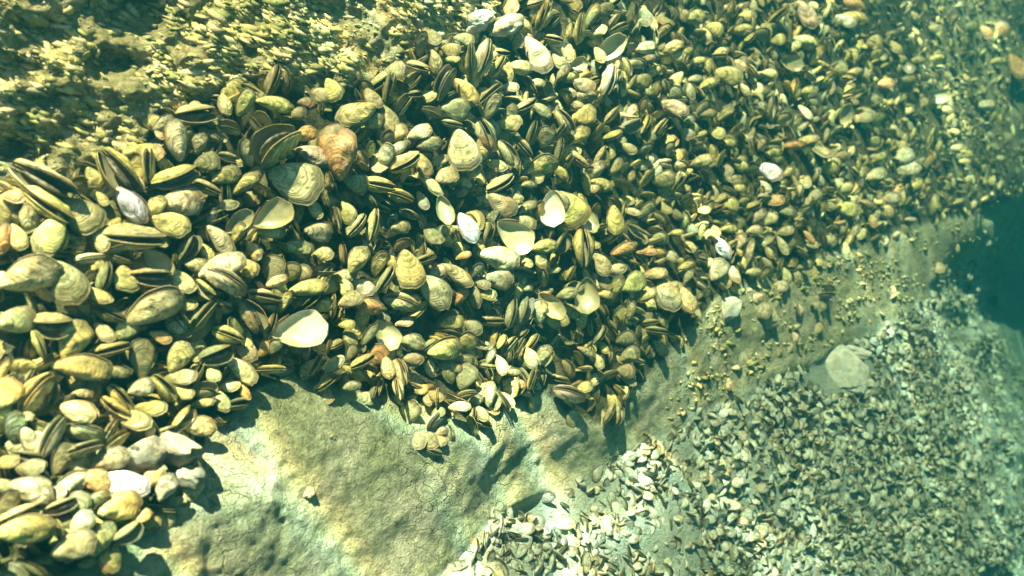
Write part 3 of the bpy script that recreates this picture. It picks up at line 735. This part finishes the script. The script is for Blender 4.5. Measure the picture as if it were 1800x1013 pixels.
def w_ridge(x, y):
    b, l, a = zone_masks(x, y)
    stray = 0.5 * np.exp(-np.maximum(0, y - yu(x)) / 16.0) * np.clip(1 - b, 0, 1) * (y > yu(x))
    return stray + 0.3 * np.clip(1 - b - l, 0, 1) * ss(1150, 1400, x) * (x < xr(y)) * ss(0.0, 0.5, wob(x, y, 60, 12))
for (n, box, wf, dref, seed, pal, pp, lifts, lr) in (
    (5800, (-350, 1950, -250, 1150), w_up, 2.7, 21, 'ytygyootbtyygoy', 0.60, (-0.35, 0.50), (0.034, 0.060)),
    (10500, (500, 1950, 380, 1200), w_lo, 2.9, 22, 'ggggggtytyg', 0.35, (0.0, 0.5), (0.022, 0.046)),
    (330, (0, 1800, 380, 1013), w_ridge, 3.2, 23, 'gytwg', 0.3, (0.10, 0.4), (0.040, 0.06))):
    X, Y, r = scatter(n, *box, wf, dref, seed)
    S = surf(X, Y, False); NN = surf_normal(X, Y)
    nc = 900 if seed == 21 else 1500
    cx, cy = r.uniform(box[0], box[1], nc), r.uniform(box[2], box[3], nc)
    near = np.array([np.argmin((cx - a) ** 2 + (cy - b) ** 2) for a, b in zip(X, Y)])
    fan = np.degrees(np.arctan2(cy[near] - Y, X - cx[near])) + r.normal(0, 35, len(X))
    for q in range(len(X)):
        L = r.uniform(*lr)
        lift = r.uniform(*lifts) * L
        P = S[q] * (1 - lift / np.linalg.norm(S[q]))
        pose = 's' if r.rand() > pp else 'e'
        c = pal[r.randint(len(pal))]
        t = np.array(TINT[c]) * r.uniform(0.55, 1.15)
        if seed == 22: t = t * 0.3 + 0.7 * np.array((0.40, 0.52, 0.43))  # shelf shells: silt film plus pale teal haze put into the tint
        M = pose_matrix(P, NN[q], fan[q], pose, L, r, tilt=r.uniform(-5, 55))
        flat = 0.5 if seed == 22 else 0.85
        add_fill(M @ Matrix.Diagonal((1, 1, flat, 1)), np.clip(t, 0, 0.9), r.randint(len(SHAPES)), r.choice((2, 4, 7, 14)), r.rand() < (0.4 if seed == 22 else 0.15))
me = mesh_from('mussel_bed', np.concatenate(acc_V), [np.concatenate(acc_T), np.concatenate(acc_Q)], [M_FILL, M_IN],
               mi=np.concatenate(acc_mt + acc_mq), attrs={'growth': np.concatenate(acc_g), 'tint': np.concatenate(acc_c)})
o = link('mussel_bed', me); o.color = (0.55, 0.55, 0.45, 1)  # dims the linings, gap shade put into their colour
tag(o, 'countless smaller mussels packed between and below the big ones and over the deeper shelf', 'mussels', kind='stuff')

# ------------------------------------------------------------------ algae flakes
def build_algae():
    r = np.random.RandomState(31)
    n = 60000
    xs = r.uniform(-300, 1950, n * 6); ys = r.uniform(-250, 1150, n * 6)
    b, l, a = zone_masks(xs, ys)
    D = depth(xs, ys, False)
    pt = ss(-0.1, 0.25, wob(xs, ys, 55, 91) + 0.5 * wob(xs, ys, 20, 92))
    w = np.maximum(a * (0.10 + 0.90 * pt), 0.0 * l + 0.008 * l) * np.minimum(1, (D / 2.2) ** 2)
    k = np.where((r.rand(len(xs)) < w) & (xs < xr(ys) + 20))[0][:n]
    xs, ys = xs[k], ys[k]; n = len(k)
    S = surf(xs, ys); NN = surf_normal(xs, ys)
    m = 7
    size = r.gamma(2.4, 0.0017, n).clip(0.0018, 0.012)
    rv = r.normal(size=(n, 3)); nn = NN * 1.1 + 0.6 * rv / np.linalg.norm(rv, axis=1, keepdims=True)
    nn /= np.linalg.norm(nn, axis=1, keepdims=True)
    u = np.cross(nn, 0.94 * CR[:, 1] + 0.34 * CR[:, 0] + 0.25 * r.normal(size=(n, 3))); u /= np.linalg.norm(u, axis=1, keepdims=True); v = np.cross(nn, u)
    C = S + NN * (size * 0.15)[:, None]
    V = [C + nn * (size * 0.28)[:, None]]
    for j in range(m):
        t = 2 * math.pi * j / m
        rr = size * r.uniform(0.65, 1.2, n)
        V.append(C + u * (rr * math.cos(t) * 2.0)[:, None] + v * (rr * math.sin(t) * 0.75)[:, None] + nn * (size * r.uniform(-0.15, 0.25, n))[:, None])
    V.append(C - nn * (size * 0.35)[:, None])
    V = np.stack(V, 1)
    idx = np.arange(n)[:, None] * (m + 2)
    T = []
    for j in range(m):
        T.append(np.concatenate([idx, idx + 1 + j, idx + 1 + (j + 1) % m], 1)); T.append(np.concatenate([idx + m + 1, idx + 1 + (j + 1) % m, idx + 1 + j], 1))
    base = np.array([(0.38, 0.37, 0.13), (0.50, 0.45, 0.19), (0.27, 0.30, 0.10), (0.60, 0.53, 0.30), (0.45, 0.42, 0.22)])
    cc = base[r.randint(5, size=n)] * r.uniform(0.7, 1.2, (n, 1))
    cc = np.concatenate([cc, r.rand(n, 1)], 1)
    cc = np.repeat(cc[:, None], m + 2, 1)
    mt, nt, out = new_mat('algae')
    at = N(nt, 'ShaderNodeAttribute', attribute_name='tint')
    geo = nt.nodes.new('ShaderNodeNewGeometry')
    c = mix_n(nt, 0.6, at.outputs['Color'], ramp_n(nt, noise_n(nt, geo.outputs['Position'], 130, 4, 0.7), [(0.35, (0.5,)*3), (0.6, (1.2,)*3)]), 'MULTIPLY')
    bsdf(nt, out, c, 0.8, 0.15, noise_n(nt, geo.outputs['Position'], 260, 3), 0.5, 0.002)
    me = mesh_from('algae', V.reshape(-1, 3), np.concatenate(T), [mt], attrs={'tint': cc.reshape(-1, 4)})
    o = link('algae', me); tag(o, 'flaky yellow-green algae crust covering the bare rock', 'algae', kind='stuff')
build_algae()

# ------------------------------------------------------------------ stones
def stone_mat(name, c1, c2):
    m, nt, out = new_mat(name)
    geo = nt.nodes.new('ShaderNodeNewGeometry'); pos = geo.outputs['Position']
    n1 = noise_n(nt, pos, 24, 7, 0.7, 0.4)
    c = ramp_n(nt, n1, [(0.36, c1), (0.62, c2)])
    al = ramp_n(nt, noise_n(nt, pos, 38, 5, 0.7), [(0.46, (0,)*3), (0.60, (1,)*3)])
    c = mix_n(nt, math_n(nt, 'MULTIPLY', al, 0.55), c, (0.26, 0.25, 0.11))
    h = math_n(nt, 'ADD', n1, math_n(nt, 'MULTIPLY', noise_n(nt, pos, 110, 5, 0.75), 1.1))
    bsdf(nt, out, c, 0.75, 0.2, h, 0.6, 0.006)
    return m
M_GREY = stone_mat('grey_stone', (0.14, 0.135, 0.10), (0.36, 0.33, 0.25))
M_PALE = stone_mat('pale_stone', (0.40, 0.42, 0.34), (0.56, 0.57, 0.46))
M_SILT = stone_mat('silted_stone', (0.34, 0.38, 0.29), (0.50, 0.53, 0.42))
M_TAN = stone_mat('tan_stone', (0.26, 0.27, 0.17), (0.46, 0.44, 0.29))
def stone(name, x, y, w, h, ang, thick, mat, label, seed, facet=0.0, sink=0.3):
    """an irregular rock: w, h in photo pixels, thick in metres along the surface normal"""
    P0 = surf(np.array([x]), np.array([y]), False)[0]; D = depth(np.array([x]), np.array([y]), False)[0]
    n = surf_normal(np.array([float(x)]), np.array([float(y)]))[0]
    f = 0.5 * n - 0.5 * P0 / np.linalg.norm(P0); f /= np.linalg.norm(f)
    a = R(ang); ax = math.cos(a) * CR[:, 0] + math.sin(a) * CR[:, 1]; ax -= f * np.dot(ax, f); ax /= np.linalg.norm(ax); ay = np.cross(f, ax)
    import bmesh
    bm = bmesh.new(); bmesh.ops.create_icosphere(bm, subdivisions=5, radius=1.0)
    V = np.array([v.co[:] for v in bm.verts])
    d = 0.97 + 0.45 * fbm(V * 1.3, 2, seed) + 0.25 * fbm(V * 3.2, 4, seed + 9)
    V2 = V * d[:, None]
    if facet:
        q = np.random.RandomState(seed)
        for _ in range(9):
            nn = q.normal(size=3); nn[2] = abs(nn[2]); nn /= np.linalg.norm(nn); lim = q.uniform(0.62, 0.85)
            s = V2 @ nn; V2 = V2 - np.maximum(0, s - lim)[:, None] * nn * facet
    S = np.array((w / 2 * D / FPX, h / 2 * D / FPX, thick / 2))
    V2 = V2 * S
    for v, c in zip(bm.verts, V2): v.co = c
    for fc in bm.faces: fc.smooth = True
    me = bpy.data.meshes.new(name); bm.to_mesh(me); bm.free(); me.materials.append(mat)
    o = link(name, me)
    pos = P0 + f * thick * (0.5 - sink)
    o.matrix_world = Matrix.Translation(pos) @ Matrix(((ax[0], ay[0], f[0]), (ax[1], ay[1], f[1]), (ax[2], ay[2], f[2]))).to_4x4()
    tag(o, label, 'stone')
stone('stone', 250, 805, 82, 60, 10, 0.09, M_GREY, 'grey wrinkled stone wedged above the large gleaming white mussel, low left', 1, 0.8, 0.1)
stone('stone', 308, 800, 78, 56, -20, 0.085, M_GREY, 'grey-brown stone beside the bare rock, right of the grey wrinkled stone', 2, 0.8, 0.1)
stone('stone', 330, 838, 50, 52, 60, 0.07, M_GREY, 'small pinkish grey stone below the other two grey stones, low left', 3, 0.7, 0.15)
stone('stone', 1480, 648, 122, 92, -20, 0.035, M_SILT, 'large flat pale grey slab lying on the deeper shelf among small mussels', 4, 0.95, 0.4)
stone('stone', 1500, 620, 74, 28, -12, 0.05, M_SILT, 'narrow pale stone along the top of the flat pale slab', 8, 0.7, 0.3)
stone('stone', 1272, 548, 78, 50, 30, 0.07, M_PALE, 'bluish white rock knob just under the right end of the upper bed', 6, 0.6, 0.55)
stone('stone', 540, 866, 24, 24, 0, 0.02, M_TAN, 'small round pebble set in a dark ring on the bare rock', 7, 0.2, 0.2)
stone('stone', 575, 768, 34, 22, 10, 0.02, M_TAN, 'little flat pebble on the bare rock above the round one', 9, 0.2, 0.3)
stone('stone', 1335, 555, 74, 50, 0, 0.06, M_TAN, 'rounded silty boulder right of the bluish white rock knob', 10, 0.3, 0.55)
stone('stone', 835, 45, 60, 40, 20, 0.07, M_PALE, 'white encrusted knob at the top edge beside the peach and cream mussel', 14, 0.3, 0.2)

# ------------------------------------------------------------------ unseen flat water sheet overhead, added to pattern the sunlight: caustics painted into its transparency
CAU = (1.6, 0.9)
def build_water():
    m, nt, out = new_mat('water_surface_gobo')
    geo = nt.nodes.new('ShaderNodeNewGeometry'); pos = geo.outputs['Position']
    chans = []
    for k in range(3):
        mp = N(nt, 'ShaderNodeMapping'); mp.inputs['Location'].default_value = (CAU[0] + 0.004 * k, CAU[1] + 0.007 * k, 0)
        nt.links.new(pos, mp.inputs['Vector'])
        nz = nt.nodes.new('ShaderNodeTexNoise'); nz.inputs['Scale'].default_value = 2.2; nz.inputs['Detail'].default_value = 2
        nt.links.new(mp.outputs[0], nz.inputs['Vector'])
        s1 = N(nt, 'ShaderNodeVectorMath', operation='SCALE'); s1.inputs['Scale'].default_value = 1.1; nt.links.new(nz.outputs['Color'], s1.inputs[0])
        ad = N(nt, 'ShaderNodeVectorMath', operation='ADD'); nt.links.new(mp.outputs[0], ad.inputs[0]); nt.links.new(s1.outputs[0], ad.inputs[1])
        v = N(nt, 'ShaderNodeTexVoronoi', feature='DISTANCE_TO_EDGE'); v.inputs['Scale'].default_value = 2.8
        nt.links.new(ad.outputs[0], v.inputs['Vector'])
        line = math_n(nt, 'POWER', math_n(nt, 'MAXIMUM', math_n(nt, 'SUBTRACT', 1.0, math_n(nt, 'MULTIPLY', v.outputs['Distance'], 3.6)), 0.0), 3.2)
        chans.append(line)
    gate = ramp_n(nt, noise_n(nt, pos, 1.6, 1), [(0.42, (0,)*3), (0.62, (1,)*3)])
    cc = N(nt, 'ShaderNodeCombineColor')
    for k, c in enumerate(chans):
        nt.links.new(math_n(nt, 'ADD', math_n(nt, 'MULTIPLY', math_n(nt, 'MULTIPLY', c, gate), 2.2), (0.80, 0.73, 0.57)[k]), cc.inputs[k])
    t = nt.nodes.new('ShaderNodeBsdfTransparent'); nt.links.new(cc.outputs[0], t.inputs[0]); nt.links.new(t.outputs[0], out.inputs[0])
    V = [(-40, -40, 0.8), (40, -40, 0.8), (40, 40, 0.8), (-40, 40, 0.8)]
    me = mesh_from('water_surface_gobo', V, np.array([[0, 1, 2, 3]]), [m])
    o = link('water_surface_gobo', me); tag(o, kind='structure')
build_water()

# ------------------------------------------------------------------ haze: the green water itself
def build_haze():
    lo = np.array((-20.0, -8.0, -30.0)); hi = np.array((40.0, 40.0, 0.6))
    V = [(x, y, z) for x in (lo[0], hi[0]) for y in (lo[1], hi[1]) for z in (lo[2], hi[2])]
    F = np.array([(0, 1, 3, 2), (4, 6, 7, 5), (0, 4, 5, 1), (2, 3, 7, 6), (0, 2, 6, 4), (1, 5, 7, 3)])
    m, nt, out = new_mat('haze')
    p = nt.nodes.new('ShaderNodeVolumePrincipled')
    p.inputs['Color'].default_value = (0.005, 0.085, 0.10, 1)
    p.inputs['Absorption Color'].default_value = (0.055, 0.21, 0.19, 1)
    p.inputs['Density'].default_value = 0.30
    p.inputs['Anisotropy'].default_value = 0.2
    nt.links.new(p.outputs[0], out.inputs['Volume'])
    me = mesh_from('haze', V, F, [m], smooth=False)
    o = link('haze', me); tag(o, kind='stuff')
    return lo, hi
build_haze()
